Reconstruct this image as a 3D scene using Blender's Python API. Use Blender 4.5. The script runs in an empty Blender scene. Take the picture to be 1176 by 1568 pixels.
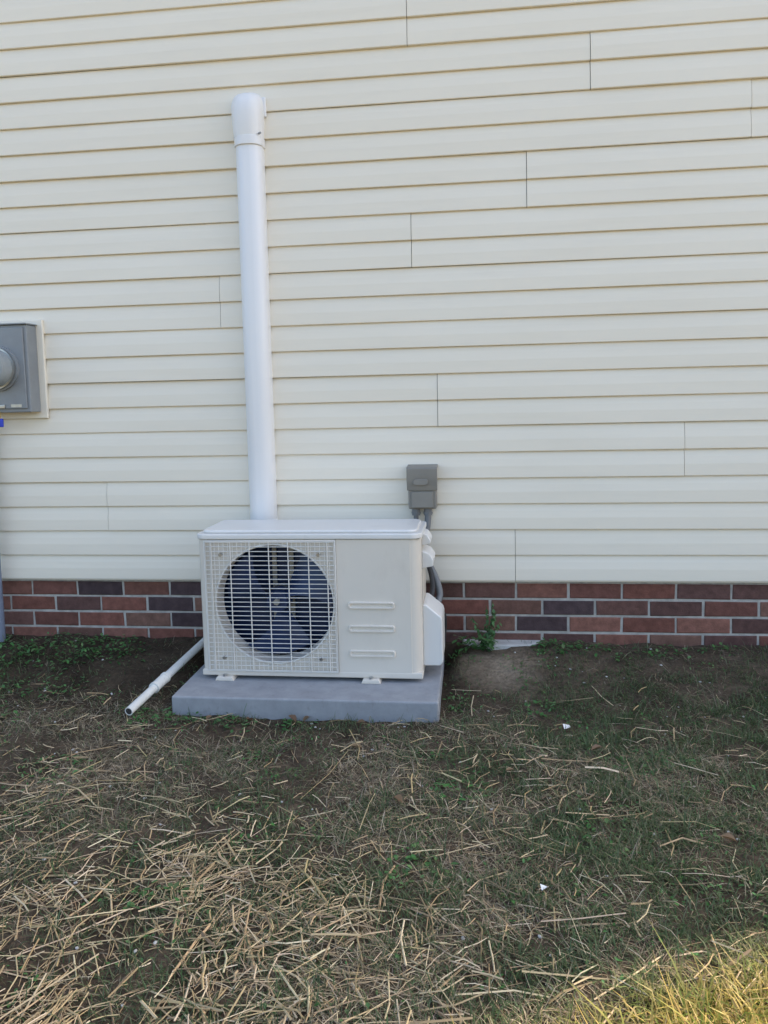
import bpy, bmesh, math, random
import numpy as np
from mathutils import Vector, Matrix
random.seed(7); rng=np.random.default_rng(11)
scene=bpy.context.scene
scene.view_settings.view_transform='Standard'
try: scene.view_settings.look='None'
except Exception: pass
scene.view_settings.exposure=0

# ---------------------------------------------------------------- helpers
def link(o):
    scene.collection.objects.link(o); return o
def empty(name,loc=(0,0,0)):
    e=bpy.data.objects.new(name,None); e.location=(0,0,0); e.empty_display_size=.1
    return link(e)
def mesh_obj(name,verts,faces,mat,parent=None,smooth=False):
    me=bpy.data.meshes.new(name); me.from_pydata([tuple(v) for v in verts],[],faces); me.update()
    o=bpy.data.objects.new(name,me)
    for m in (mat if isinstance(mat,list) else [mat]): me.materials.append(m)
    if smooth: me.polygons.foreach_set('use_smooth',[True]*len(me.polygons))
    if parent: o.parent=parent
    return link(o)
def box(name,x0,x1,y0,y1,z0,z1,mat,parent=None,bev=0.0,seg=3):
    v=[(x,y,z) for x in(x0,x1) for y in(y0,y1) for z in(z0,z1)]
    f=[(0,1,3,2),(4,6,7,5),(0,4,5,1),(2,3,7,6),(0,2,6,4),(1,5,7,3)]
    o=mesh_obj(name,v,f,mat,parent)
    if bev>0:
        m=o.modifiers.new('b','BEVEL');m.width=bev;m.segments=seg;m.limit_method='NONE'
        o.data.polygons.foreach_set('use_smooth',[True]*6)
        w=o.modifiers.new('w','WEIGHTED_NORMAL')
    return o
def prism(name,poly,axis,a,b,mat,parent=None,bev=0,seg=2,smooth=False):
    """extrude 2D poly along axis ('x','y','z') between a and b"""
    n=len(poly)
    def P(p,t):
        return {'x':(t,p[0],p[1]),'y':(p[0],t,p[1]),'z':(p[0],p[1],t)}[axis]
    v=[P(p,a) for p in poly]+[P(p,b) for p in poly]
    f=[(i,(i+1)%n,n+(i+1)%n,n+i) for i in range(n)]+[tuple(range(n))[::-1],tuple(range(n,2*n))]
    o=mesh_obj(name,v,f,mat,parent)
    bm=bmesh.new();bm.from_mesh(o.data);bmesh.ops.recalc_face_normals(bm,faces=bm.faces);bm.to_mesh(o.data);bm.free()
    if bev>0:
        m=o.modifiers.new('b','BEVEL');m.width=bev;m.segments=seg;m.limit_method='ANGLE';m.angle_limit=math.radians(30)
    if smooth or bev>0:
        o.data.polygons.foreach_set('use_smooth',[True]*len(o.data.polygons))
        m=o.modifiers.new('w','WEIGHTED_NORMAL')
    return o
def rrect(x0,x1,y0,y1,r,seg=6):
    pts=[]
    rs=r if isinstance(r,(list,tuple)) else [r]*4
    for (cx,cy,a0,rr) in [(x1-rs[0],y1-rs[0],0,rs[0]),(x0+rs[1],y1-rs[1],90,rs[1]),(x0+rs[2],y0+rs[2],180,rs[2]),(x1-rs[3],y0+rs[3],270,rs[3])]:
        for i in range(seg+1):
            a=math.radians(a0+90*i/seg); pts.append((cx+rr*math.cos(a),cy+rr*math.sin(a)))
    return pts
def tube(name,pts,r,mat,parent=None,res=10,cyc=False,bez=False):
    cu=bpy.data.curves.new(name,'CURVE');cu.dimensions='3D';cu.bevel_depth=r;cu.bevel_resolution=max(1,res//4)
    cu.use_fill_caps=True
    if bez:
        s=cu.splines.new('NURBS');s.points.add(len(pts)-1);s.order_u=3;s.use_endpoint_u=True;cu.resolution_u=8
    else:
        s=cu.splines.new('POLY');s.points.add(len(pts)-1)
    for p,q in zip(s.points,pts): p.co=(*q,1)
    s.use_cyclic_u=cyc
    o=bpy.data.objects.new(name,cu);cu.materials.append(mat)
    if parent:o.parent=parent
    return link(o)
def cyl(name,c0,c1,r,mat,parent=None,n=32,r1=None,hollow=0):
    c0=Vector(c0);c1=Vector(c1);d=(c1-c0).normalized();r1=r if r1 is None else r1
    a=d.orthogonal().normalized();b=d.cross(a)
    v=[];f=[]
    rings=[(c0,r),(c1,r1)]
    if hollow: rings+= [(c1,r1-hollow),(c0+(c1-c0)*0.02,r-hollow)]
    for c,rr in rings:
        for i in range(n):
            t=2*math.pi*i/n; v.append(c+a*rr*math.cos(t)+b*rr*math.sin(t))
    for k in range(len(rings)-1):
        for i in range(n):
            j=(i+1)%n; f.append((k*n+i,k*n+j,(k+1)*n+j,(k+1)*n+i))
    if not hollow: f.append(tuple(range(n,2*n)))
    f.append(tuple(range(n))[::-1])
    o=mesh_obj(name,v,f,mat,parent)
    me=o.data
    for p in me.polygons: p.use_smooth=len(p.vertices)==4
    m=o.modifiers.new('e','EDGE_SPLIT');m.split_angle=math.radians(40)
    return o

# value noise on numpy arrays
_tab=rng.random((256,256))
def vnoise(x,y,s=1.0,ox=0,oy=0):
    x=np.asarray(x)*s+ox+1000;y=np.asarray(y)*s+oy+1000
    xi=np.floor(x).astype(int);yi=np.floor(y).astype(int);fx=x-xi;fy=y-yi
    fx=fx*fx*(3-2*fx);fy=fy*fy*(3-2*fy)
    g=lambda a,b:_tab[a%256,b%256]
    return (g(xi,yi)*(1-fx)+g(xi+1,yi)*fx)*(1-fy)+(g(xi,yi+1)*(1-fx)+g(xi+1,yi+1)*fx)*fy
def fbm(x,y,s,o=0):
    return (vnoise(x,y,s,o,o*3)+.5*vnoise(x,y,2.1*s,o+7,o+3)+.25*vnoise(x,y,4.3*s,o+17,o+31))/1.75
def sstep(a,b,x):
    t=np.clip((x-a)/(b-a),0,1);return t*t*(3-2*t)
def gz(x,y):
    x=np.asarray(x,float);y=np.asarray(y,float)
    base=.095*sstep(-.55,-.02,y)
    near=np.clip(1-(np.hypot(x,y+1.5)-4)/3,0,1)
    z=base+near*((fbm(x,y,3,5)-.5)*.028+(fbm(x,y,14,9)-.5)*.016+(vnoise(x,y,45)-.5)*.007)
    z=z+(1-near)*(fbm(x,y,.2,3)-.5)*.05
    inp=sstep(-1.12,-1.05,x)*(1-sstep(-.13,-.06,x))*sstep(-.60,-.545,y)*(1-sstep(-.06,-.02,y))
    return z*(1-inp)+inp*np.minimum(z,.02)

# ---------------------------------------------------------------- materials
class NT:
    def __init__(s,name):
        s.m=bpy.data.materials.new(name);s.m.use_nodes=True;s.t=s.m.node_tree;s.t.nodes.clear()
        s.o=s.t.nodes.new('ShaderNodeOutputMaterial');s.b=s.t.nodes.new('ShaderNodeBsdfPrincipled')
        s.t.links.new(s.b.outputs[0],s.o.inputs[0])
    def n(s,t,**k):
        x=s.t.nodes.new(t)
        for a,b in k.items():
            if a in x.inputs: x.inputs[a].default_value=b
            else: setattr(x,a,b)
        return x
    def l(s,a,b): s.t.links.new(a,b)
    def coord(s,scale=(1,1,1)):
        c=s.n('ShaderNodeTexCoord');m=s.n('ShaderNodeMapping');m.inputs['Scale'].default_value=scale
        s.l(c.outputs['Object'],m.inputs[0]);return m.outputs[0]
    def noise(s,scale,detail=4,co=(1,1,1),rough=.55):
        x=s.n('ShaderNodeTexNoise');x.inputs['Scale'].default_value=scale;x.inputs['Detail'].default_value=detail;x.inputs['Roughness'].default_value=rough
        s.l(s.coord(co),x.inputs['Vector']);return x.outputs['Fac']
    def ramp(s,fac,stops):
        r=s.n('ShaderNodeValToRGB');e=r.color_ramp.elements
        while len(e)<len(stops): e.new(.5)
        for k,(p,c) in zip(e,stops): k.position=p;k.color=(*c,1) if len(c)==3 else c
        s.l(fac,r.inputs[0]);return r.outputs[0]
    def bump(s,h,strength,dist=.01,prev=None):
        b=s.n('ShaderNodeBump');b.inputs['Strength'].default_value=strength;b.inputs['Distance'].default_value=dist
        s.l(h,b.inputs['Height'])
        if prev is not None:s.l(prev,b.inputs['Normal'])
        return b.outputs[0]
    def mix(s,f,a,b,mode='MIX'):
        m=s.n('ShaderNodeMix',data_type='RGBA',blend_type=mode)
        if isinstance(f,(int,float)): m.inputs[0].default_value=f
        else: s.l(f,m.inputs[0])
        for i,c in ((6,a),(7,b)):
            if isinstance(c,tuple): m.inputs[i].default_value=(*c,1)
            else: s.l(c,m.inputs[i])
        return m.outputs[2]
def simple(name,col,rough=.5,metal=0,var=.08,scale=12,bump=.0,bscale=200,co=(1,1,1),dirt=None,spec=.5):
    k=NT(name)
    f=k.noise(scale,5,co)
    a=tuple(max(0,c*(1-var)) for c in col);b=tuple(min(1,c*(1+var)) for c in col)
    c=k.ramp(f,[(.3,a),(.7,b)])
    if dirt:
        d=k.ramp(k.noise(scale*2.3,8,(1,1,.5),.7),[(.55,(0,0,0)),(.8,(1,1,1))])
        m=k.n('ShaderNodeMath',operation='MULTIPLY');k.l(d,m.inputs[0]);m.inputs[1].default_value=dirt[1]
        c=k.mix(m.outputs[0],c,dirt[0])
    k.l(c,k.b.inputs['Base Color'])
    k.b.inputs['Roughness'].default_value=rough;k.b.inputs['Metallic'].default_value=metal
    k.b.inputs['Specular IOR Level'].default_value=spec
    if bump>0:
        k.l(k.bump(k.noise(bscale,3),bump,.002),k.b.inputs['Normal'])
    return k.m
k=NT('cream_vinyl')
c=k.ramp(k.noise(1.3,3,(.4,1,1)),[(.3,(.835,.76,.625)),(.7,(.87,.80,.67))])
d=k.ramp(k.noise(5,8,(.25,1,2.5),.7),[(.5,(0,0,0)),(.85,(.22,.22,.22))])
c=k.mix(d,c,(.60,.54,.44))
k.l(c,k.b.inputs['Base Color']);k.b.inputs['Roughness'].default_value=.40
n1=k.bump(k.noise(1.1,2,(.9,1,3)),.4,.02)
n2=k.bump(k.noise(60,4,(.06,1,1.3)),.15,.002,n1)
k.l(n2,k.b.inputs['Normal']);M_side=k.m
def attr_mat(name,rough=.6,spec=.3,trans=0,bump=0,var=None):
    k=NT(name);a=k.n('ShaderNodeAttribute',attribute_name='Col');c=a.outputs['Color']
    if var:
        f=k.ramp(k.noise(var,6,(1,1,1),.7),[(.3,(.65,.65,.65)),(.7,(1.2,1.2,1.2))])
        c=k.mix(1.0,c,f,'MULTIPLY')
    k.l(c,k.b.inputs['Base Color']);k.b.inputs['Roughness'].default_value=rough
    k.b.inputs['Specular IOR Level'].default_value=spec
    if trans>0:
        t=k.n('ShaderNodeBsdfTranslucent');k.l(c,t.inputs[0]);ms=k.n('ShaderNodeMixShader');ms.inputs[0].default_value=trans
        k.l(k.b.outputs[0],ms.inputs[1]);k.l(t.outputs[0],ms.inputs[2]);k.l(ms.outputs[0],k.o.inputs[0])
    if bump: k.l(k.bump(k.noise(180,6),bump,.003),k.b.inputs['Normal'])
    return k.m
M_brick=attr_mat('brick',.85,.2,0,.6,35)
M_mortar=simple('mortar',(.44,.415,.375),.95,0,.2,30,.5,300)
M_grass=attr_mat('grass_blade',.55,.3,.35)
M_straw=attr_mat('straw',.6,.3,.0)
M_leaf=attr_mat('weed_leaf',.5,.4,.25)
k=NT('soil')
c1=k.ramp(k.noise(7,10,(1,1,1),.7),[(.3,(.060,.045,.032)),(.5,(.105,.081,.058)),(.72,(.175,.138,.10))])
c2=k.ramp(k.noise(70,6,(1,1,1),.75),[(.3,(.5,.5,.5)),(.7,(1.35,1.3,1.25))])
c=k.mix(1.0,c1,c2,'MULTIPLY')
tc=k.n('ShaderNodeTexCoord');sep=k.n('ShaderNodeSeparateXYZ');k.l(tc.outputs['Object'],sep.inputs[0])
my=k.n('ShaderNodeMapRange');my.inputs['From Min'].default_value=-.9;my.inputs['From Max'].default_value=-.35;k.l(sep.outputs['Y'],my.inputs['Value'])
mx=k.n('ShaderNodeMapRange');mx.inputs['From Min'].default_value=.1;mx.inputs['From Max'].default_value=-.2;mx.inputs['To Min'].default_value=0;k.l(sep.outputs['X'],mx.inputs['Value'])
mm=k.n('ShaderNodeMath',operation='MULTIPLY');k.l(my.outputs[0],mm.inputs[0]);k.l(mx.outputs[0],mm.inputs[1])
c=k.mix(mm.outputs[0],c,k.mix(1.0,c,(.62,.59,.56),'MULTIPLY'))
sp=k.n('ShaderNodeVectorMath',operation='DISTANCE');k.l(tc.outputs['Object'],sp.inputs[0]);sp.inputs[1].default_value=(.08,-.20,.06)
nz_=k.noise(14,5);ad=k.n('ShaderNodeMath',operation='MULTIPLY_ADD');k.l(nz_,ad.inputs[0]);ad.inputs[1].default_value=.26;k.l(sp.outputs['Value'],ad.inputs[2])
ms_=k.n('ShaderNodeMapRange');ms_.inputs['From Min'].default_value=.31;ms_.inputs['From Max'].default_value=.15;k.l(ad.outputs[0],ms_.inputs['Value'])
c=k.mix(ms_.outputs[0],c,k.mix(1.0,(.33,.275,.21),c2,'MULTIPLY'))
vl=k.n('ShaderNodeVectorMath',operation='LENGTH');k.l(tc.outputs['Object'],vl.inputs[0])
mr=k.n('ShaderNodeMapRange');mr.inputs['From Min'].default_value=3.2;mr.inputs['From Max'].default_value=5.0;k.l(vl.outputs['Value'],mr.inputs['Value'])
lawn=k.ramp(k.noise(6,10,(1,1,1),.8),[(.3,(.15,.14,.06)),(.5,(.30,.25,.13)),(.7,(.42,.34,.20))])  # unseen outer lawn, made pale and warm to bounce light onto the wall
c=k.mix(mr.outputs[0],c,lawn)
k.l(c,k.b.inputs['Base Color']);k.b.inputs['Roughness'].default_value=.95;k.b.inputs['Specular IOR Level'].default_value=.15
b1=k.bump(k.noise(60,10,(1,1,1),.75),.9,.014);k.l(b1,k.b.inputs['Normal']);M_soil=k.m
M_unit=simple('painted_steel_offwhite',(.72,.66,.57),.38,0,.03,4,.05,400,dirt=((.45,.40,.33),.25))
M_lid=simple('painted_steel_lid',(.75,.735,.70),.35,0,.03,5,.05,400,dirt=((.45,.42,.36),.3))
M_grille=simple('grille_white',(.74,.71,.65),.4,0,.03,10)
M_groove=simple('seam_shadow_grey',(.30,.28,.25),.7,0,.05,10)
M_pipe=simple('white_pvc_cover',(.82,.81,.80),.33,0,.03,3,.03,200,(1,1,.3))
M_pvc=simple('pvc_pipe',(.72,.72,.68),.35,0,.06,20,dirt=((.3,.25,.18),.5))
M_pad=simple('grey_composite_pad',(.30,.31,.325),.8,0,.12,18,.35,260,dirt=((.15,.13,.11),.5))
M_gbox=simple('grey_enamel',(.25,.265,.275),.45,.0,.08,14,.05,300,dirt=((.15,.13,.11),.3))
M_gbox2=simple('grey_pvc_box',(.235,.22,.19),.5,0,.08,14)
M_cond=simple('grey_conduit',(.17,.175,.18),.5,0,.1,30)
M_bcond=simple('blue_grey_conduit',(.20,.24,.32),.45,0,.1,30)
M_dark=simple('dark_interior',(.012,.014,.02),.7,0,.1,10)
M_fan=simple('fan_plastic_blue',(.016,.034,.095),.35,0,.1,10)
M_brass=simple('motor_metal',(.36,.34,.29),.4,.2,.15,20)
M_black=simple('black_rubber',(.03,.03,.032),.6,0,.1,20)
M_blue=simple('blue_tag',(.02,.05,.5),.4,0,.05,20)
M_yell=simple('yellow_tag',(.55,.38,.05),.5,0,.05,20)
M_ringm=simple('brushed_metal_ring',(.45,.45,.44),.3,.9,.1,30)
M_roof=simple('asphalt_shingle',(.06,.055,.05),.95,0,.3,20,.6,80)
M_trim=simple('white_trim',(.8,.8,.78),.5,0,.03,6)
M_sheath=simple('sheathing_board',(.30,.27,.22),.9,0,.1,6)
M_conc=simple('concrete',(.50,.49,.46),.95,0,.15,25,.5,150)
M_paper=simple('paper',(.75,.75,.74),.8,0,.05,40)
k=NT('blue_fins');w=k.n('ShaderNodeTexWave');w.inputs['Scale'].default_value=90;w.bands_direction='X'
k.l(k.coord(),w.inputs['Vector'])
k.l(k.ramp(w.outputs['Fac'],[(.2,(.008,.015,.04)),(.8,(.022,.05,.15))]),k.b.inputs['Base Color']);k.b.inputs['Roughness'].default_value=.4;k.b.inputs['Metallic'].default_value=.2
M_fins=k.m
k=NT('meter_glass');k.b.inputs['Roughness'].default_value=.08;k.b.inputs['Transmission Weight'].default_value=.6;k.b.inputs['IOR'].default_value=1.3
k.l(k.ramp(k.noise(20,3),[(.3,(.6,.64,.64)),(.7,(.7,.74,.74))]),k.b.inputs['Base Color'])
M_glass=k.m

# ---------------------------------------------------------------- ground
def axis(lo,hi,step,far):
    a=list(np.arange(lo,hi+1e-6,step));s=step
    x=hi;R=[]
    while x<far: s*=1.35;x+=s;R.append(x)
    s=step;x=lo;L=[]
    while x>-far: s*=1.35;x-=s;L.append(x)
    return np.array(L[::-1]+a+R)
xs=axis(-3.2,2.8,.018,250);ys=axis(-3.2,.12,.018,250)
X,Y=np.meshgrid(xs,ys);Z=gz(X,Y)
nx,ny=len(xs),len(ys)
co=np.stack([X,Y,Z],-1).reshape(-1,3).astype(np.float32)
i=np.arange(ny-1)[:,None]*nx+np.arange(nx-1)[None,:]
q=np.stack([i,i+1,i+nx+1,i+nx],-1).reshape(-1,4)
def np_mesh(name,co,faces_flat,starts,totals,mat,cols=None,smooth=False):
    me=bpy.data.meshes.new(name)
    me.vertices.add(len(co));me.vertices.foreach_set('co',np.ascontiguousarray(co,dtype=np.float32).ravel())
    me.loops.add(len(faces_flat));me.loops.foreach_set('vertex_index',faces_flat.astype(np.int32))
    me.polygons.add(len(starts));me.polygons.foreach_set('loop_start',starts.astype(np.int32))
    me.polygons.foreach_set('use_smooth',np.full(len(starts),smooth))
    me.update(calc_edges=True);me.validate()
    if cols is not None:
        a=me.color_attributes.new('Col','FLOAT_COLOR','POINT')
        cc=np.ones((len(co),4),np.float32);cc[:,:3]=cols;a.data.foreach_set('color',cc.ravel())
    me.materials.append(mat)
    return link(bpy.data.objects.new(name,me))
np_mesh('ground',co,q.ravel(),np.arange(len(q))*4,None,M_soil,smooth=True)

# ---------------------------------------------------------------- house
house=empty('house')
P=.1016;ZS=.345;XL,XR=-7.5,3.50;YB=.0
NP=26
known={0:.150,1:-1.511,2:.780,3:-.143,4:-3.1,5:-.996,6:-.233,7:.202,8:.996,9:.433,10:-.234,11:1.6}
def course_profile(z0):
    pr=[(.0,z0+.0005),(-.0115,z0),(-.0135,z0+.0018),(-.0135,z0+.006)]
    pr+=[(-.0120,z0+P*.45),(-.0085,z0+P*.72),(-.0040,z0+P*.92),(-.0015,z0+P)]
    return pr
V=[];F=[]
def add_panel(xa,xb,k_,off):
    base=len(V);z0=ZS+2*k_*P
    pr=course_profile(z0)[:]+course_profile(z0+P)
    if k_==0: pr=[(.02,z0-.004),(-.010,z0-.004)]+pr[1:]
    nseg=max(1,int((xb-xa)/.25))
    xx=[xa+(xb-xa)*j/nseg for j in range(nseg+1)]
    for x in xx:
        for (y,z) in pr:
            wob=.0009*math.sin(x*2.1+k_*1.7)+.0006*math.sin(x*5.3+k_*2.9)
            zw=.0007*math.sin(x*1.3+k_*2.3)
            V.append((x,y-off+wob*(1 if y<-.003 else 0),z+zw))
    n=len(pr)
    for j in range(nseg):
        for i_ in range(n-1):
            a=base+j*n+i_;F.append((a,a+n,a+n+1,a+1))
    for j,s in ((0,0),(nseg,1)):
        b2=len(V);bs=base+j*n
        for (y,z) in pr: V.append((xx[j],min(y-off+.0025,.0),z))
        for i_ in range(n-1): F.append((bs+i_,bs+i_+1,b2+i_+1,b2+i_))
for k_ in range(NP):
    s0=known.get(k_, random.uniform(-1.8,1.8))
    seams=[s0]
    x=s0
    while x<XR: x+=4.9;seams.append(x)
    x=s0
    while x>XL: x-=4.9;seams.insert(0,x)
    seams=[max(XL,min(XR,s)) for s in seams];seams=sorted(set(seams))
    for j in range(len(seams)-1):
        par=(j+k_)%2
        xa,xb=seams[j],seams[j+1]
        add_panel(xa+.0010,xb-.0010,k_,0.0 if par==0 else .0022)
sid=mesh_obj('vinyl_siding',V,F,M_side,house)
ZT=ZS+2*NP*P
box('sheathing_wall',XL,XR,.02,.06,.35,ZT,M_sheath,house)
box('right_corner_post',XR,XR+.02,-.025,.09,ZS,ZT,M_trim,house)
box('left_corner_post',XL-.02,XL,-.025,.09,ZS,ZT,M_trim,house)
def clap_side(name,x,sgn):
    v=[];f=[]
    for c_ in range(NP*2):
        z=ZS+c_*P;b=len(v)
        for y in (.09,8.0):
            v+= [(x,y,z),(x+sgn*.014,y,z),(x+sgn*.001,y,z+P)]
        f+=[(b,b+1,b+4,b+3),(b+1,b+2,b+5,b+4)]
    return mesh_obj(name,v,f,M_side,house)
clap_side('right_side_siding',XR,1);clap_side('left_side_siding',XL,-1)
box('rear_wall',XL,XR,7.95,8.0,0,ZT,M_side,house)
box('side_wall_r',XR-.05,XR-.002,.061,7.94,-.2,ZT,M_trim,house)
box('side_wall_l',XL+.002,XL+.05,.061,7.94,-.2,ZT,M_trim,house)
ov=.3;rz=ZT+2.6
rv=[(XL-ov,-ov-.05,ZT),(XR+ov,-ov-.05,ZT),(XR+ov,4.0,rz),(XL-ov,4.0,rz),(XL-ov,8.35,ZT),(XR+ov,8.35,ZT)]
rv+=[(a,b,c+.12) for a,b,c in rv]
rf=[(0,1,2,3),(3,2,5,4),(6,9,8,7),(9,10,11,8),(0,6,7,1),(4,5,11,10),(1,7,8,2),(2,8,11,5),(0,3,9,6),(3,4,10,9)]
mesh_obj('gable_roof',rv,rf,M_roof,house)
mesh_obj('gable_end_right',[(XR,0.02,ZT),(XR,7.98,ZT),(XR,4,rz-.05)],[(0,1,2)],M_side,house)
mesh_obj('gable_end_left',[(XL,0.02,ZT),(XL,7.98,ZT),(XL,4,rz-.05)],[(0,1,2)],M_side,house)
box('soffit',XL-.2,XR+.2,-.34,-.02,ZT-.03,ZT-.012,M_trim,house)
v=[];f=[];cols=[]
pal=[(.21,.088,.066),(.185,.082,.064),(.24,.11,.082),(.135,.072,.062),(.09,.06,.062),(.19,.10,.077),(.16,.083,.068),(.22,.12,.09)]
bh,bl,j=.0572,.1935,.0095
r=0;z=.3335
while z>-.1:
    x=.355-.2032*40+(0 if r%2==0 else .1016)
    while x<XR:
        xa,xb=max(x+j/2,XL),min(x+.2032-j/2,XR)
        if xb>xa+.01:
            b=len(v);d=random.uniform(-.0012,.0012);e=.0035
            zt=z-j/2;zb=z-.0667+j/2
            o1=[(xa,zb),(xb,zb),(xb,zt),(xa,zt)]
            o1=[(p+random.uniform(-.0015,.0015),q_+random.uniform(-.0015,.0015)) for p,q_ in o1]
            i1=[(xa+e,zb+e),(xb-e,zb+e),(xb-e,zt-e),(xa+e,zt-e)]
            y0=.014;yf=.0075+d
            v+=[(p,y0+.02,q_) for p,q_ in o1]+[(p,yf+.0025,q_) for p,q_ in o1]+[(p,yf,q_) for p,q_ in i1]
            for a in range(4):
                c_=(a+1)%4;f.append((b+a,b+c_,b+4+c_,b+4+a));f.append((b+4+a,b+4+c_,b+8+c_,b+8+a))
            f.append((b+8,b+9,b+10,b+11))
            t=random.uniform(.8,1.12);cc=random.choice(pal);cols+=[tuple(q_*t for q_ in cc)]*12
        x+=.2032
    z-=.0667;r+=1
bo=mesh_obj('brick_foundation',v,f,M_brick,house)
a=bo.data.color_attributes.new('Col','FLOAT_COLOR','POINT')
for i_,c_ in enumerate(cols): a.data[i_].color=(*c_,1)
box('mortar_bed',XL,XR,.0118,.06,-.3,.3415,M_mortar,house)
pts=[(-.06,-.012),(-.02,-.045),(.05,-.062),(.13,-.058),(.20,-.048),(.25,-.012),(.25,.011),(-.06,.011)]
prism('concrete_footing',pts,'z',.02,.103,M_conc,house,.006,2)

# ---------------------------------------------------------------- line set cover
ls=empty('line_set_cover')
def dprof(cx,w,d):
    return rrect(cx-w/2,cx+w/2,-.012-d,-.010,[.004,.004,w*.42,w*.42],8)
cx=-.845
prism('duct_lower',dprof(cx,.103,.072),'z',.30,2.05,M_pipe,ls,smooth=True)
prism('duct_collar',dprof(cx,.111,.078),'z',2.035,2.068,M_pipe,ls,.002)
Vv=[];Ff=[];secs=[]
for t,(zz,w,d) in enumerate([(2.068,.109,.076),(2.10,.114,.080),(2.15,.118,.084),(2.185,.120,.082),(2.21,.114,.070),(2.228,.098,.050),(2.238,.07,.028),(2.241,.03,.008)]):
    secs.append([(p,q_,zz) for p,q_ in dprof(cx-.002,w,d)])
n=len(secs[0])
for s in secs: Vv+=s
for a_ in range(len(secs)-1):
    for b in range(n): Ff.append((a_*n+b,a_*n+(b+1)%n,(a_+1)*n+(b+1)%n,(a_+1)*n+b))
Ff.append(tuple(range((len(secs)-1)*n,len(secs)*n)))
mesh_obj('wall_inlet_cap',Vv,Ff,M_pipe,ls,True)
box('wall_flange',cx-.067,cx+.066,-.024,-.010,2.150,2.225,M_pipe,ls,.006,2)
cyl('screw',(cx+.048,-.07,2.075),(cx+.056,-.078,2.075),.004,M_gbox,ls,12)

# ---------------------------------------------------------------- meter
mt=empty('electric_meter')
box('mounting_block',-2.05,-1.740,-.028,-.012,1.018,1.418,M_side,mt,.004,2)
box('meter_socket_box',-2.015,-1.765,-.100,-.0285,1.045,1.393,M_gbox,mt,.005,3)
box('box_cover',-2.008,-1.778,-.108,-.1005,1.060,1.383,M_gbox,mt,.004,2)
box('top_lip',-2.02,-1.760,-.110,-.028,1.3935,1.399,M_gbox,mt,.002,2)
box('nameplate',-1.845,-1.80,-.1095,-.1082,1.066,1.078,M_ringm,mt)
box('latch',-1.90,-1.87,-.114,-.1085,1.062,1.078,M_ringm,mt,.002,2)
mc=-1.890
cyl('meter_collar',(mc,-.108,1.222),(mc,-.120,1.222),.090,M_gbox,mt,48)
cyl('meter_ring',(mc,-.120,1.222),(mc,-.134,1.222),.083,M_ringm,mt,48)
cyl('meter_face',(mc,-.1345,1.222),(mc,-.160,1.222),.060,M_gbox,mt,48)
box('meter_display',mc-.03,mc+.03,-.163,-.1605,1.232,1.258,M_dark,mt)
cyl('meter_glass',(mc,-.1345,1.222),(mc,-.190,1.222),.076,M_glass,mt,48,.068)
tube('service_conduit',[(-1.998,-.06,1.045),(-1.998,-.06,.05)],.024,M_bcond,mt,16)
box('blue_tag',-1.915,-1.886,-.112,-.10,.988,1.022,M_blue,mt,.003,2)
box('seal_tag',-1.905,-1.892,-.116,-.109,1.024,1.052,M_yell,mt,.003,2)

# ---------------------------------------------------------------- disconnect
dc=empty('electrical_disconnect_box')
dx0,dx1=-.259,-.150
box('enclosure',dx0,dx1,-.075,-.0125,.640,.795,M_gbox2,dc,.006,3)
prism('hinged_cover',[(-.012,.808),(-.088,.804),(-.092,.798),(-.092,.752),(-.080,.712),(-.0755,.712),(-.0755,.795),(-.012,.795)],'x',dx0-.004,dx1+.004,M_gbox2,dc,.003)
box('cover_lower_lip',dx0+.012,dx1-.012,-.083,-.0755,.645,.708,M_gbox2,dc,.004,3)
prism('hasp',rrect(dx0+.022,dx1-.030,.735,.758,.010,5),'y',-.098,-.0925,M_gbox2,dc,.002)
for nm,x in (('a',-.232),('b',-.186)):
    cyl('conduit_hub_'+nm,(x,-.045,.640),(x,-.045,.612),.016,M_cond,dc,24)
    cyl('conduit_nut_'+nm,(x,-.045,.625),(x,-.045,.618),.019,M_cond,dc,6)
tube('supply_conduit',[(-.232,-.045,.62),(-.234,-.045,.56),(-.234,-.045,.2),(-.234,-.03,.05)],.010,M_cond,dc,12)
tube('whip_conduit',[(-.186,-.045,.62),(-.186,-.05,.57),(-.203,-.07,.50),(-.196,-.09,.45),(-.165,-.10,.40),(-.142,-.12,.34),(-.140,-.13,.30),(-.165,-.18,.27)],.0125,M_cond,dc,12,bez=True)
tube('control_cable',[(-.205,-.08,.50),(-.188,-.10,.44),(-.170,-.12,.39),(-.165,-.14,.33),(-.18,-.18,.30)],.010,M_black,dc,12,bez=True)

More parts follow.
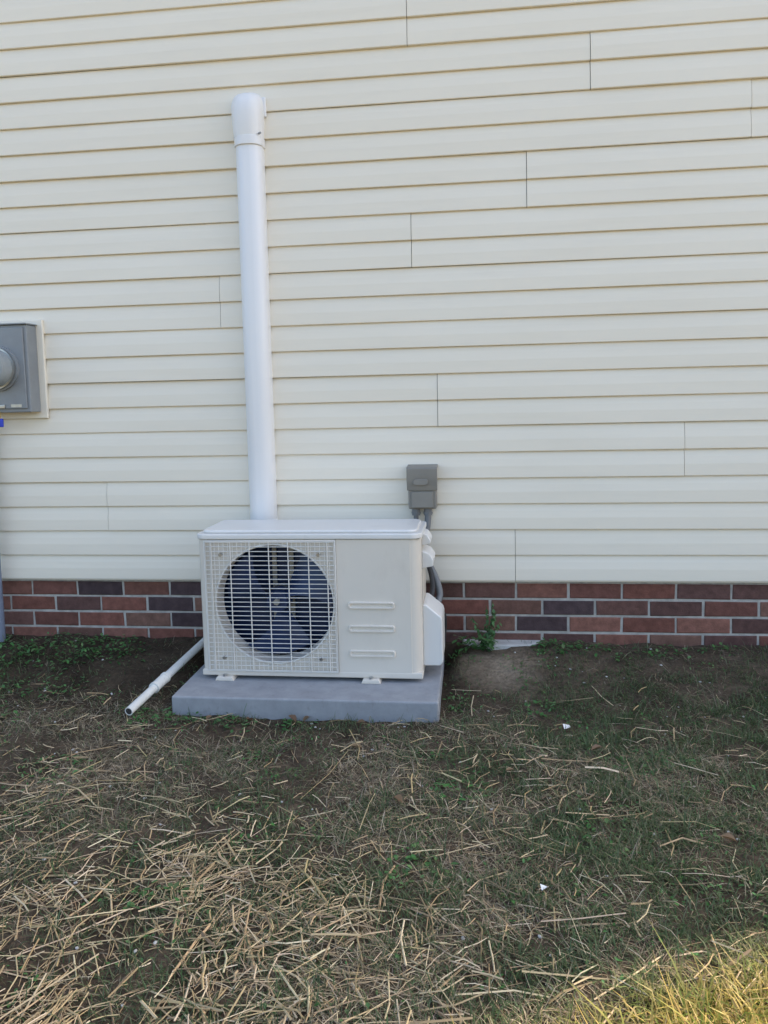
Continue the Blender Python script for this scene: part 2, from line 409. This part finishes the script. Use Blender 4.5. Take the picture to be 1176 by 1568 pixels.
# ---------------------------------------------------------------- AC unit
ac=empty('air_conditioner_condenser_unit')
ux0,ux1,uy0,uy1,uz0,uz1=-.993,-.193,-.385,-.115,.088,.580
outline=[p for p in rrect(ux0,ux1,uy0,uy1,[.02,.02,.022,.036],8)]
n=len(outline);s=3*9
order=[outline[(s+i_)%n] for i_ in range(n)]
v=[(p,q_,z) for z in (uz0,uz1) for p,q_ in order];f=[(i_,i_+1,n+i_+1,n+i_) for i_ in range(n-1)]
mesh_obj('cabinet_shell',v,f,M_unit,ac,True)
yf=uy0
xl,xr=ux0+.022,ux1-.036
gx0,gx1=-.962,-.497
hc=(-.717,.347);hr=.213
N=96;v=[];f=[]
for i_ in range(N):
    a_=2*math.pi*i_/N;c_,s_=math.cos(a_),math.sin(a_)
    tx=((gx1+.004 if c_>0 else xl)-hc[0])/c_ if abs(c_)>1e-6 else 1e9
    tz=((uz1 if s_>0 else uz0)-hc[1])/s_ if abs(s_)>1e-6 else 1e9
    t=min(tx,tz)
    v+=[(hc[0]+hr*c_,yf+.004,hc[1]+hr*s_),(hc[0]+(hr+.006)*c_,yf,hc[1]+(hr+.006)*s_),(hc[0]+t*c_,yf,hc[1]+t*s_),(hc[0]+(hr-.003)*c_,yf+.07,hc[1]+(hr-.003)*s_)]
for i_ in range(N):
    a_,b=i_*4,((i_+1)%N)*4
    f+=[(a_,b,b+1,a_+1),(a_+1,b+1,b+2,a_+2),(a_,a_+3,b+3,b)]
for (cxx,czz) in ((gx1+.004,uz1),(xl,uz1),(xl,uz0),(gx1+.004,uz0)):
    best=sorted(range(N),key=lambda i_:(v[i_*4+2][0]-cxx)**2+(v[i_*4+2][2]-czz)**2)[:2]
    v.append((cxx,yf,czz));f.append((best[0]*4+2,best[1]*4+2,len(v)-1))
mesh_obj('fan_panel',v,f,M_unit,ac)
prism('service_panel',[(gx1+.006,uz0),(xr,uz0),(xr,uz1),(gx1+.006,uz1)],'y',yf-.002,yf+.01,M_unit,ac,.0015)
box('panel_seam',gx1+.001,gx1+.008,yf-.0008,yf+.02,uz0+.004,uz1-.004,M_groove,ac)
box('base_pan',ux0-.001,ux1+.001,uy0-.003,uy1,uz0-.006,uz0+.016,M_unit,ac,.004,2)
for z in (.346,.262,.172):
    zc=z;w0,w1=-.452,-.287
    outer=rrect(w0,w1,zc-.013,zc+.013,.008,5);inner=rrect(w0+.006,w1-.006,zc-.007,zc+.007,.005,5);m_=len(outer)
    v=[(p,yf-.002-.0002,q_) for p,q_ in outer]+[(p*1.0,yf-.0085,q_) for p,q_ in rrect(w0+.002,w1-.002,zc-.011,zc+.011,.008,5)]+[(p,yf-.0085,q_) for p,q_ in inner]+[(p,yf-.003,q_) for p,q_ in rrect(w0+.009,w1-.009,zc-.0045,zc+.0045,.004,5)]
    f=[]
    for kk in range(3):
        for i_ in range(m_): f.append((kk*m_+i_,kk*m_+(i_+1)%m_,(kk+1)*m_+(i_+1)%m_,(kk+1)*m_+i_))
    f.append(tuple(range(3*m_,4*m_)))
    mesh_obj('embossed_rib',v,f,M_unit,ac)
prism('lid_rim',rrect(ux0-.006,ux1+.006,uy0-.008,uy1+.005,[.025,.025,.032,.04],8),'z',.5815,.600,M_lid,ac,.004,3)
prism('lid_top',rrect(ux0+.012,ux1-.012,uy0+.012,uy1-.012,.03,8),'z',.600,.611,M_lid,ac,.007,3)
box('lid_gap',ux0+.004,ux1-.004,uy0+.004,uy1-.004,.5802,.5814,M_groove,ac)
box('cavity',ux0+.01,ux1-.24,uy0+.16,uy0+.165,uz0+.01,uz1-.01,M_fins,ac)
box('cavity_left',ux0+.01,ux0+.012,uy0+.07,uy0+.16,uz0+.01,uz1-.01,M_dark,ac)
box('cavity_right',-.49,-.488,uy0+.012,uy0+.16,uz0+.01,uz1-.01,M_dark,ac)
box('cavity_floor',ux0+.01,-.49,uy0+.012,uy0+.16,uz0+.017,uz0+.02,M_dark,ac)
for dx in (-.035,.03): box('motor_bracket',hc[0]+dx-.008,hc[0]+dx+.008,uy0+.145,uy0+.15,uz0+.02,uz1-.01,M_brass,ac)
cyl('fan_motor',(hc[0],uy0+.145,hc[1]),(hc[0],uy0+.09,hc[1]),.042,M_brass,ac,24)
cyl('fan_hub',(hc[0],uy0+.085,hc[1]),(hc[0],uy0+.035,hc[1]),.046,M_fan,ac,32,.038)
cyl('fan_nut',(hc[0],uy0+.035,hc[1]),(hc[0],uy0+.022,hc[1]),.012,M_brass,ac,6)
for b_ in range(3):
    v=[];f=[];nr,na=8,10;a0=math.radians(35+120*b_)
    for i_ in range(nr+1):
        rr=.04+(.200-.04)*i_/nr;sp=math.radians(34+34*(i_/nr)**.8)
        for j_ in range(na+1):
            u_=j_/na;an=a0+sp*(u_-.3)-.35*(i_/nr)
            v.append((hc[0]+rr*math.cos(an),uy0+.035+.06*u_-.012*math.sin(u_*3.14),hc[1]+rr*math.sin(an)))
    for i_ in range(nr):
        for j_ in range(na): q_=i_*(na+1)+j_;f.append((q_,q_+1,q_+na+2,q_+na+1))
    mesh_obj('fan_blade',v,f,M_fan,ac,True)
gz0,gz1=.106,.572
V=[];F=[]
def wire(a_,b_,r_):
    a_=Vector(a_);b_=Vector(b_);d=(b_-a_).normalized();s1=d.orthogonal().normalized();s2=d.cross(s1);bs=len(V)
    for c_ in (a_,b_):
        for kk in range(6):
            t=kk*math.pi/3;V.append(c_+s1*r_*math.cos(t)+s2*r_*math.sin(t))
    for kk in range(6): F.append((bs+kk,bs+(kk+1)%6,bs+6+(kk+1)%6,bs+6+kk))
yw=yf-.009
nz=int((gz1-gz0)/.0163)
for i_ in range(nz+1):
    z=gz0+(gz1-gz0)*i_/nz;wire((gx0,yw,z),(gx1,yw,z),.0016)
for x in (-.940,-.870,-.800,-.730,-.660,-.587,-.520): wire((x,yw-.0025,gz0),(x,yw-.0025,gz1),.0021)
x=gx0
while x<gx1+.001:
    dx=x-hc[0]
    if abs(dx)<hr+.004:
        h=math.sqrt((hr+.004)**2-dx*dx)
        wire((x,yw,gz0),(x,yw,hc[1]-h),.0012);wire((x,yw,hc[1]+h),(x,yw,gz1),.0012)
    else: wire((x,yw,gz0),(x,yw,gz1),.0012)
    x+=(gx1-gx0)/28
mesh_obj('fan_guard_wires',V,F,M_grille,ac,True)
fr=[(gx0-.004,gz0-.004),(gx1+.004,gz0-.004),(gx1+.004,gz1+.004),(gx0-.004,gz1+.004)]
tube('guard_frame',[(p,yw+.003,q_) for p,q_ in fr],.0035,M_grille,ac,8,cyc=True)
tube('orifice_ring',[(hc[0]+(hr+.003)*math.cos(t*math.pi/32),yf-.002,hc[1]+(hr+.003)*math.sin(t*math.pi/32)) for t in range(64)],.0038,M_grille,ac,8,cyc=True)
for sx in (gx0+.055,gx1-.055):
    for sz in (gz0+.045,gz1-.045):
        cyl('guard_screw',(sx,yw+.008,sz),(sx,yw-.004,sz),.006,M_ringm,ac,12)
for x in (-.907,-.375):
    prism('mounting_foot',[(x-.035,.0685),(x+.035,.0685),(x+.028,.083),(x-.028,.083)],'y',uy0-.022,uy1+.03,M_unit,ac,.002)
    cyl('foot_bolt',(x,uy0-.012,.083),(x,uy0-.012,.090),.008,M_ringm,ac,6)
prism('side_handle_upper',[(ux1-.001,.588),(ux1+.018,.580),(ux1+.030,.560),(ux1+.030,.548),(ux1-.001,.540)],'y',-.30,-.19,M_lid,ac,.004)
prism('side_handle_lower',[(ux1-.001,.525),(ux1+.026,.512),(ux1+.040,.490),(ux1+.038,.468),(ux1-.001,.460)],'y',-.31,-.17,M_lid,ac,.004)
prism('valve_cover',[(ux1-.001,.335),(ux1+.012,.335),(ux1+.066,.290),(ux1+.070,.275),(ux1+.070,.125),(ux1+.060,.112),(ux1-.001,.112)],'y',-.335,-.16,M_lid,ac,.006,3)
box('side_seam_shadow',ux1-.0015,ux1+.001,uy0+.06,uy0+.064,uz0+.02,uz1-.01,M_groove,ac)  # thin grey strip painted as the shadow line of a side seam
tube('suction_line_insulation',[(ux1+.03,-.15,.30),(ux1+.06,-.12,.25),(ux1+.06,-.08,.18),(ux1+.05,-.05,.09)],.016,M_black,ac,12,bez=True)

box('equipment_pad',-1.048,-.130,-.554,-.065,-.014,.068,M_pad,None,.008,3)

dp=empty('pvc_drain_pipe')
A=Vector((-1.085,-.05,.118));B=Vector((-1.165,-.632,.043));d=(B-A)
cyl('pipe_run',A,B,.0145,M_pvc,dp,24,None,.003)
cyl('coupling',A+d*.60,A+d*.72,.0185,M_pvc,dp,24)
cyl('coupling_end',A+d*.59,A+d*.605,.020,M_pvc,dp,24)
cyl('coupling_end.001',A+d*.715,A+d*.73,.020,M_pvc,dp,24)
dd=d.normalized();cyl('bore_shade',B-dd*.004,B-dd*.0005,.0112,M_black,dp,20)  # black disc stands in for the shade inside the open pipe

# ---------------------------------------------------------------- blades
def blades(name,x,y,L,W,az,el,bend,cols,mat,z0=None):
    n=len(x);z=gz(x,y) if z0 is None else z0
    hx,hy=np.cos(az),np.sin(az);px,py=-hy,hx
    e2=el-bend
    p0=np.stack([x,y,z],-1)
    d1=np.stack([hx*np.cos(el),hy*np.cos(el),np.sin(el)],-1)
    d2=np.stack([hx*np.cos(e2),hy*np.cos(e2),np.sin(e2)],-1)
    sd=np.stack([px,py,np.zeros(n)],-1)
    p1=p0+d1*(L*.5)[:,None];p2=p1+d2*(L*.5)[:,None]
    p2[:,2]=np.maximum(p2[:,2],z+.002)
    p2[:,1]=np.minimum(p2[:,1],-.004);p1[:,1]=np.minimum(p1[:,1],-.004)
    w=(W*.5)[:,None]
    co=np.stack([p0-sd*w,p0+sd*w,p1+sd*w*.85,p1-sd*w*.85,p2],1).reshape(-1,3)
    b=np.arange(n)[:,None]*5
    fl=(b+np.array([[0,1,2,3,3,2,4]])).ravel()
    st=(np.arange(n)[:,None]*7+np.array([[0,4]])).ravel()
    c=np.repeat(cols,5,axis=0).reshape(n,5,3)
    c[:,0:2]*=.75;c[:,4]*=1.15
    return np_mesh(name,co,fl,st,None,mat,c.reshape(-1,3),True)
def scatter(n,x0,x1,y0,y1,dens):
    X=rng.uniform(x0,x1,n*5);Y=rng.uniform(y0,y1,n*5)
    keep=rng.random(n*5)<dens(X,Y)
    keep&=~((X>-1.055)&(X<-.122)&(Y>-.555)&(Y<.0))
    X,Y=X[keep],Y[keep]
    return X[:n],Y[:n]
def pick(pal,n,jit=.2):
    pal=np.array(pal);i=rng.integers(0,len(pal),n)
    return pal[i]*rng.uniform(1-jit,1+jit,(n,1))*rng.uniform(.95,1.05,(n,3))
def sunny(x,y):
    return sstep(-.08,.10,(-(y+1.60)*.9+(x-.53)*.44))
def dG(x,y):
    patch=sstep(.36,.62,fbm(x,y,2.3,21))
    right=sstep(-.9,.6,x)
    tuft=.25+.75*sstep(.4,.6,vnoise(x,y,16,3,8))
    d=(.12+.60*patch*(.40+.60*right)+.45*right*sstep(-.10,-.6,y))*tuft
    d*=.25+.75*sstep(-.05,-.45,y)
    bare=np.exp(-(((x-.08)/.17)**2+((y+.21)/.12)**2));d*=1-.9*bare
    under=np.exp(-(((x+.6)/.7)**2+((y+.75)/.22)**2));d*=1-.4*under
    return np.clip(d+.6*sunny(x,y),0,1)
x,y=scatter(130000,-2.4,1.5,-2.3,-.02,dG);n=len(x);s=sunny(x,y)
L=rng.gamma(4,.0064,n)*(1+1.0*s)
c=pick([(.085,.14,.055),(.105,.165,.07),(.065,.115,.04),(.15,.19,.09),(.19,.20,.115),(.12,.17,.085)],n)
c=c*(1-s[:,None])+s[:,None]*pick([(.38,.36,.08),(.62,.46,.14),(.22,.28,.05),(.68,.52,.22),(.55,.40,.12)],n)  # sunlit patch: golden sunlight put into the blade colours
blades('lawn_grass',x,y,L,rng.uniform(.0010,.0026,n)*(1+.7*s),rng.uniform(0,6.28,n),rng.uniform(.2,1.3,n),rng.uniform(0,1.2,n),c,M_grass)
def dT(x,y): return np.clip(.10+.75*sstep(.38,.66,fbm(x,y,3.5,33)),0,1)*(.10+.90*sstep(-.2,-1.0,y))
x,y=scatter(75000,-2.4,1.5,-2.3,-.03,dT);n=len(x)
c=pick([(.29,.23,.145),(.38,.31,.20),(.19,.155,.105),(.45,.38,.27),(.24,.21,.155),(.33,.265,.165)],n)
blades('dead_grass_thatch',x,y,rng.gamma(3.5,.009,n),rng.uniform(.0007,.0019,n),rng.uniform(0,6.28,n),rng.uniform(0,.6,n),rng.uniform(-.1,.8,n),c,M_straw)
x,y=scatter(26000,-5,6,-6.5,-.05,lambda x,y:((x<-2.3)|(x>1.4)|(y<-2.2))*.8);n=len(x)
c=pick([(.14,.16,.06),(.24,.22,.09),(.34,.28,.15),(.12,.15,.05),(.42,.35,.2)],n)
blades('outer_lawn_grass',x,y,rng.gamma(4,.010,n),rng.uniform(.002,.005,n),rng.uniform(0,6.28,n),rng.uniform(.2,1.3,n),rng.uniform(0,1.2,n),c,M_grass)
def straws(name,x,y,L,R,cols):
    n=len(x);az=rng.uniform(0,6.28,n);el=rng.normal(.03,.13,n)
    bendaz=rng.normal(0,.28,n)
    z=gz(x,y)+rng.uniform(.001,.018,n)
    c0=np.stack([x,y,z],-1)
    d0=np.stack([np.cos(az)*np.cos(el),np.sin(az)*np.cos(el),np.sin(el)],-1)
    d1=np.stack([np.cos(az+bendaz)*np.cos(el),np.sin(az+bendaz)*np.cos(el),-np.abs(np.sin(el))],-1)
    fr=rng.uniform(.3,.7,n)
    a=c0-d0*(L*fr)[:,None];b=c0;c=c0+d1*(L*(1-fr))[:,None]
    for p in (a,c): p[:,2]=np.maximum(p[:,2],gz(p[:,0],p[:,1])+.002)
    inpad=lambda p:(p[:,0]>-1.06)&(p[:,0]<-.12)&(p[:,1]>-.56)
    ok=~(inpad(a)|inpad(b)|inpad(c)|(a[:,1]>-.01)|(c[:,1]>-.01))
    a,b,c,d0,R,cols=a[ok],b[ok],c[ok],d0[ok],R[ok],cols[ok];n=len(a)
    s=np.cross(d0,[0,0,1]);s/=np.linalg.norm(s,axis=1)[:,None];u=np.cross(s,d0)
    rings=[]
    for p in (a,b,c):
        for t in (math.pi/2,math.pi*7/6,math.pi*11/6):
            rings.append(p+(s*math.cos(t)*1.3+u*math.sin(t)*.7)*R[:,None])
    co=np.stack(rings,1).reshape(-1,3)
    fc=[]
    for k_ in range(2):
        for i_ in range(3): fc+=[k_*3+i_,k_*3+(i_+1)%3,k_*3+3+(i_+1)%3,k_*3+3+i_]
    fl=(np.arange(n)[:,None]*9+np.array([fc])).ravel();st=np.arange(n*6)*4
    return np_mesh(name,co,fl,st,None,M_straw,np.repeat(cols,9,axis=0),False)
def dS(x,y):
    left=sstep(.35,-.8,x-.5*(y+1.4))
    front=sstep(-1.0,-1.55,y)
    strip=np.exp(-((y+.95-.1*x)/.20)**2)*.12
    d=.025+.95*front*(.10+.90*left)*(.18+.82*sstep(.32,.6,fbm(x,y,3,41)))+strip*sstep(.35,.65,fbm(x,y,4,51))
    return np.clip(d+.3*sunny(x,y),0,1)*sstep(-.25,-.6,y)
pal_s=[(.50,.365,.19),(.59,.455,.265),(.38,.275,.145),(.66,.53,.35),(.28,.205,.115),(.45,.335,.195)]
x,y=scatter(17000,-2.4,1.5,-2.3,-.1,dS);n=len(x)
R_=.00045+rng.gamma(2,.00028,n);L_=(rng.gamma(2.2,.022,n)+.012)*(.7+R_*350)
straws('straw_mulch',x,y,L_,R_,pick(pal_s,n))

v=[];f=[];cols=[]
def leafpoly(c,az,L,W,tilt,fold,col):
    b=len(v);h=Vector((math.cos(az),math.sin(az),0));s=Vector((-h.y,h.x,0));up=Vector((0,0,1))
    d=(h*math.cos(tilt)+up*math.sin(tilt));nn=s.cross(d)*-1
    c=Vector(c);pts=[(0,0),(.25,.75),(.55,1),(.85,.5),(1,0),(.85,-.5),(.55,-1),(.25,-.75)]
    for t,w_ in pts: v.append(c+d*L*t+s*W*.5*w_-nn*(-abs(w_))*fold*W)
    v.append(c+d*L*.5)
    for i_ in range(8): f.append((b+i_,b+(i_+1)%8,b+8))
    cols.extend([tuple(q_*random.uniform(.93,1.07) for q_ in col)]*9)
spots=[(-.60,-.60),(-.35,-.78),(-.58,-.585),(.33,-.75),(-1.9,-.95),(-.2,-1.1),(-.9,-.62),(.6,-1.2),(-.75,-.60),(-.4,-.595),(.1,-.9),(-1.3,-1.2)]
for (a_,b_) in spots:
    leafpoly((a_,b_,float(gz(a_,b_))+.012),random.uniform(0,6.28),random.uniform(.03,.045),random.uniform(.016,.026),random.uniform(0,.5),random.uniform(.2,.6),random.choice([(.20,.12,.07),(.24,.15,.09),(.16,.10,.06)]))
def fin(name,mat):
    o=mesh_obj(name,v,f,mat,None,True);a=o.data.color_attributes.new('Col','FLOAT_COLOR','POINT')
    for i_,c_ in enumerate(cols): a.data[i_].color=(*c_,1)
    return o
fin('fallen_leaves',M_leaf)
v=[];f=[];cols=[]
def weed(x,y,R,n,zl=.03,Lf=.022):
    for _ in range(n):
        r_=R*math.sqrt(random.random());t=random.uniform(0,6.28);xx,yy=x+r_*math.cos(t)*1.5,y+r_*math.sin(t)
        if -1.06<xx<-.12 and yy>-.56: continue
        if yy>-.035: continue
        z=float(gz(xx,yy))+random.uniform(.004,zl)*(1-.5*r_/R)
        g=random.uniform(.65,1.3);col=random.choice([(.07,.20,.05),(.10,.235,.075),(.06,.155,.045),(.13,.22,.08)])
        L_=Lf*random.uniform(.5,1.2)
        leafpoly((xx,yy,z),random.uniform(0,6.28),L_,L_*random.uniform(.4,.7),random.uniform(-.7,.5),random.uniform(0,.25),tuple(q_*g for q_ in col))
for (x,y,R,n,zl) in [(-1.68,-.17,.12,260,.07),(-1.48,-.13,.09,150,.05),(-1.92,-.2,.12,240,.07),(-1.40,-.16,.08,60,.03),(-1.85,-.42,.10,110,.04),(-1.60,-.38,.10,90,.03),(-1.95,-.6,.10,110,.04),(-1.7,-.62,.10,80,.03),(-1.12,-.60,.06,60,.03),(-.98,-.60,.05,50,.025),(-.80,-.62,.05,45,.02),(-.6,-.60,.05,30,.02),(-1.7,-.85,.10,80,.02),(-1.25,-.95,.08,60,.02),(-.10,-.10,.04,40,.03),(.28,-.08,.05,60,.04),(.36,-.07,.05,50,.04),(.5,-.10,.06,50,.03),(.7,-.10,.06,40,.03),(.9,-.08,.05,30,.03),(-.1,-.42,.05,30,.02),(-.05,-1.0,.06,60,.02),(.2,-.45,.05,35,.02),(-.7,-1.5,.05,50,.025),(-.15,-1.35,.06,50,.02),(.5,-.8,.08,60,.02),(.3,-1.2,.08,50,.02)]:
    weed(x,y,R,n,zl,.019)
for _ in range(300):
    weed(random.uniform(-2.2,1.2),random.uniform(-1.8,-.1),random.uniform(.02,.06),random.randint(5,20),.014,.012)
fin('ground_weeds',M_leaf)
v=[];f=[];cols=[]
tips=[(-.02,.21),(.0,.17),(.035,.255),(.06,.27),(.075,.23),(.02,.14),(.09,.20)]
for s_,(tx,tz) in enumerate(tips):
    bx=.02+(s_%4)*.010;hh=tz-.09
    for i_ in range(int(hh/.006)):
        t=i_/(hh/.006);px=bx+(tx-bx)*t**1.4+.006*math.sin(t*7+s_);pz=.09+hh*t
        L_=random.uniform(.016,.030)*(1-.35*t);g=random.uniform(.6,1.3)
        leafpoly((px,-.050+random.uniform(-.015,.008),pz),random.choice([-.5,3.6,4.7,5.2,4.2])+random.uniform(-.5,.5),L_,L_*.6,random.uniform(-1.1,-.2),.1,(.085*g,.18*g,.065*g))
    # stem ribbon
    b=len(v)
    for t in (0,.5,1):
        px=bx+(tx-bx)*t**1.4;v+=[Vector((px-.0012,-.046,.08+(hh+.01)*t)),Vector((px+.0012,-.047,.08+(hh+.01)*t))];cols+=[(.10,.14,.05)]*2
    f+=[(b,b+1,b+3,b+2),(b+2,b+3,b+5,b+4)]
for _ in range(90):
    L_=random.uniform(.018,.034);leafpoly((random.uniform(-.08,.07),random.uniform(-.12,-.065),random.uniform(.095,.15)),random.uniform(0,6.28),L_,L_*.5,random.uniform(-.7,.4),.1,(.08,.18,.06))
wd=fin('climbing_weed',M_leaf)
def scrap(x,y,w,h,name):
    z=float(gz(x,y))+.016
    mesh_obj(name,[(x,y,z),(x+w,y+.004,z+.006),(x+w*.9,y+h,z+.004),(x-.003,y+h*.8,z+.010)],[(0,1,2,3)],M_paper)
scrap(.27,-.60,.02,.024,'paper_scrap');scrap(.13,-1.42,.012,.01,'paper_scrap.001')
bm=bmesh.new()
for _ in range(260):
    x_=random.uniform(-2.2,1.3);y_=random.uniform(-1.9,-.05)
    if -1.07<x_<-.11 and y_>-.57: continue
    r_=random.uniform(.0015,.0045)
    m_=Matrix.Translation((x_,y_,float(gz(x_,y_))+r_*.3))@Matrix.Rotation(random.uniform(0,6),4,'Z')@Matrix.Diagonal((r_*1.4,r_,r_*.7,1))
    bmesh.ops.create_icosphere(bm,subdivisions=1,radius=1,matrix=m_)
me=bpy.data.meshes.new('pebbles');bm.to_mesh(me);bm.free();me.materials.append(M_conc);link(bpy.data.objects.new('pebbles',me))

# ---------------------------------------------------------------- light
EL=math.radians(42);sx,sy=.898,.44
w=bpy.data.worlds.new('World');scene.world=w;w.use_nodes=True;nt=w.node_tree
bg=nt.nodes['Background'];sk=nt.nodes.new('ShaderNodeTexSky');sk.sky_type='NISHITA';sk.sun_disc=False
sk.sun_elevation=EL;sk.sun_rotation=math.atan2(sx,sy);sk.dust_density=3.2;sk.air_density=1.0;sk.ozone_density=.8
nt.links.new(sk.outputs[0],bg.inputs[0]);bg.inputs[1].default_value=.43
sl=bpy.data.lights.new('sun','SUN');sl.energy=5;sl.angle=math.radians(.5);sl.color=(1,.85,.64)
so=link(bpy.data.objects.new('sun',sl));D=Vector((sx*math.cos(EL),sy*math.cos(EL),math.sin(EL)))
so.rotation_euler=D.to_track_quat('Z','Y').to_euler();so.location=(8,4,8)

# ---------------------------------------------------------------- camera
cd=bpy.data.cameras.new('camera');cam=link(bpy.data.objects.new('camera',cd))
R=Vector((.9929,.1165,-.0232)).normalized();Fw=Vector((-.1182,.9888,-.0914)).normalized()
U=R.cross(Fw).normalized();R=Fw.cross(U).normalized()
cam.matrix_world=Matrix(((R.x,U.x,-Fw.x,0),(R.y,U.y,-Fw.y,-3.00576),(R.z,U.z,-Fw.z,1.07303),(0,0,0,1)))
cd.sensor_fit='VERTICAL';cd.sensor_height=24;cd.sensor_width=18;cd.lens=1177.765/1568*24
cd.shift_y=(716.0-784)/1568;cd.clip_start=.02;cd.clip_end=2000
scene.camera=cam
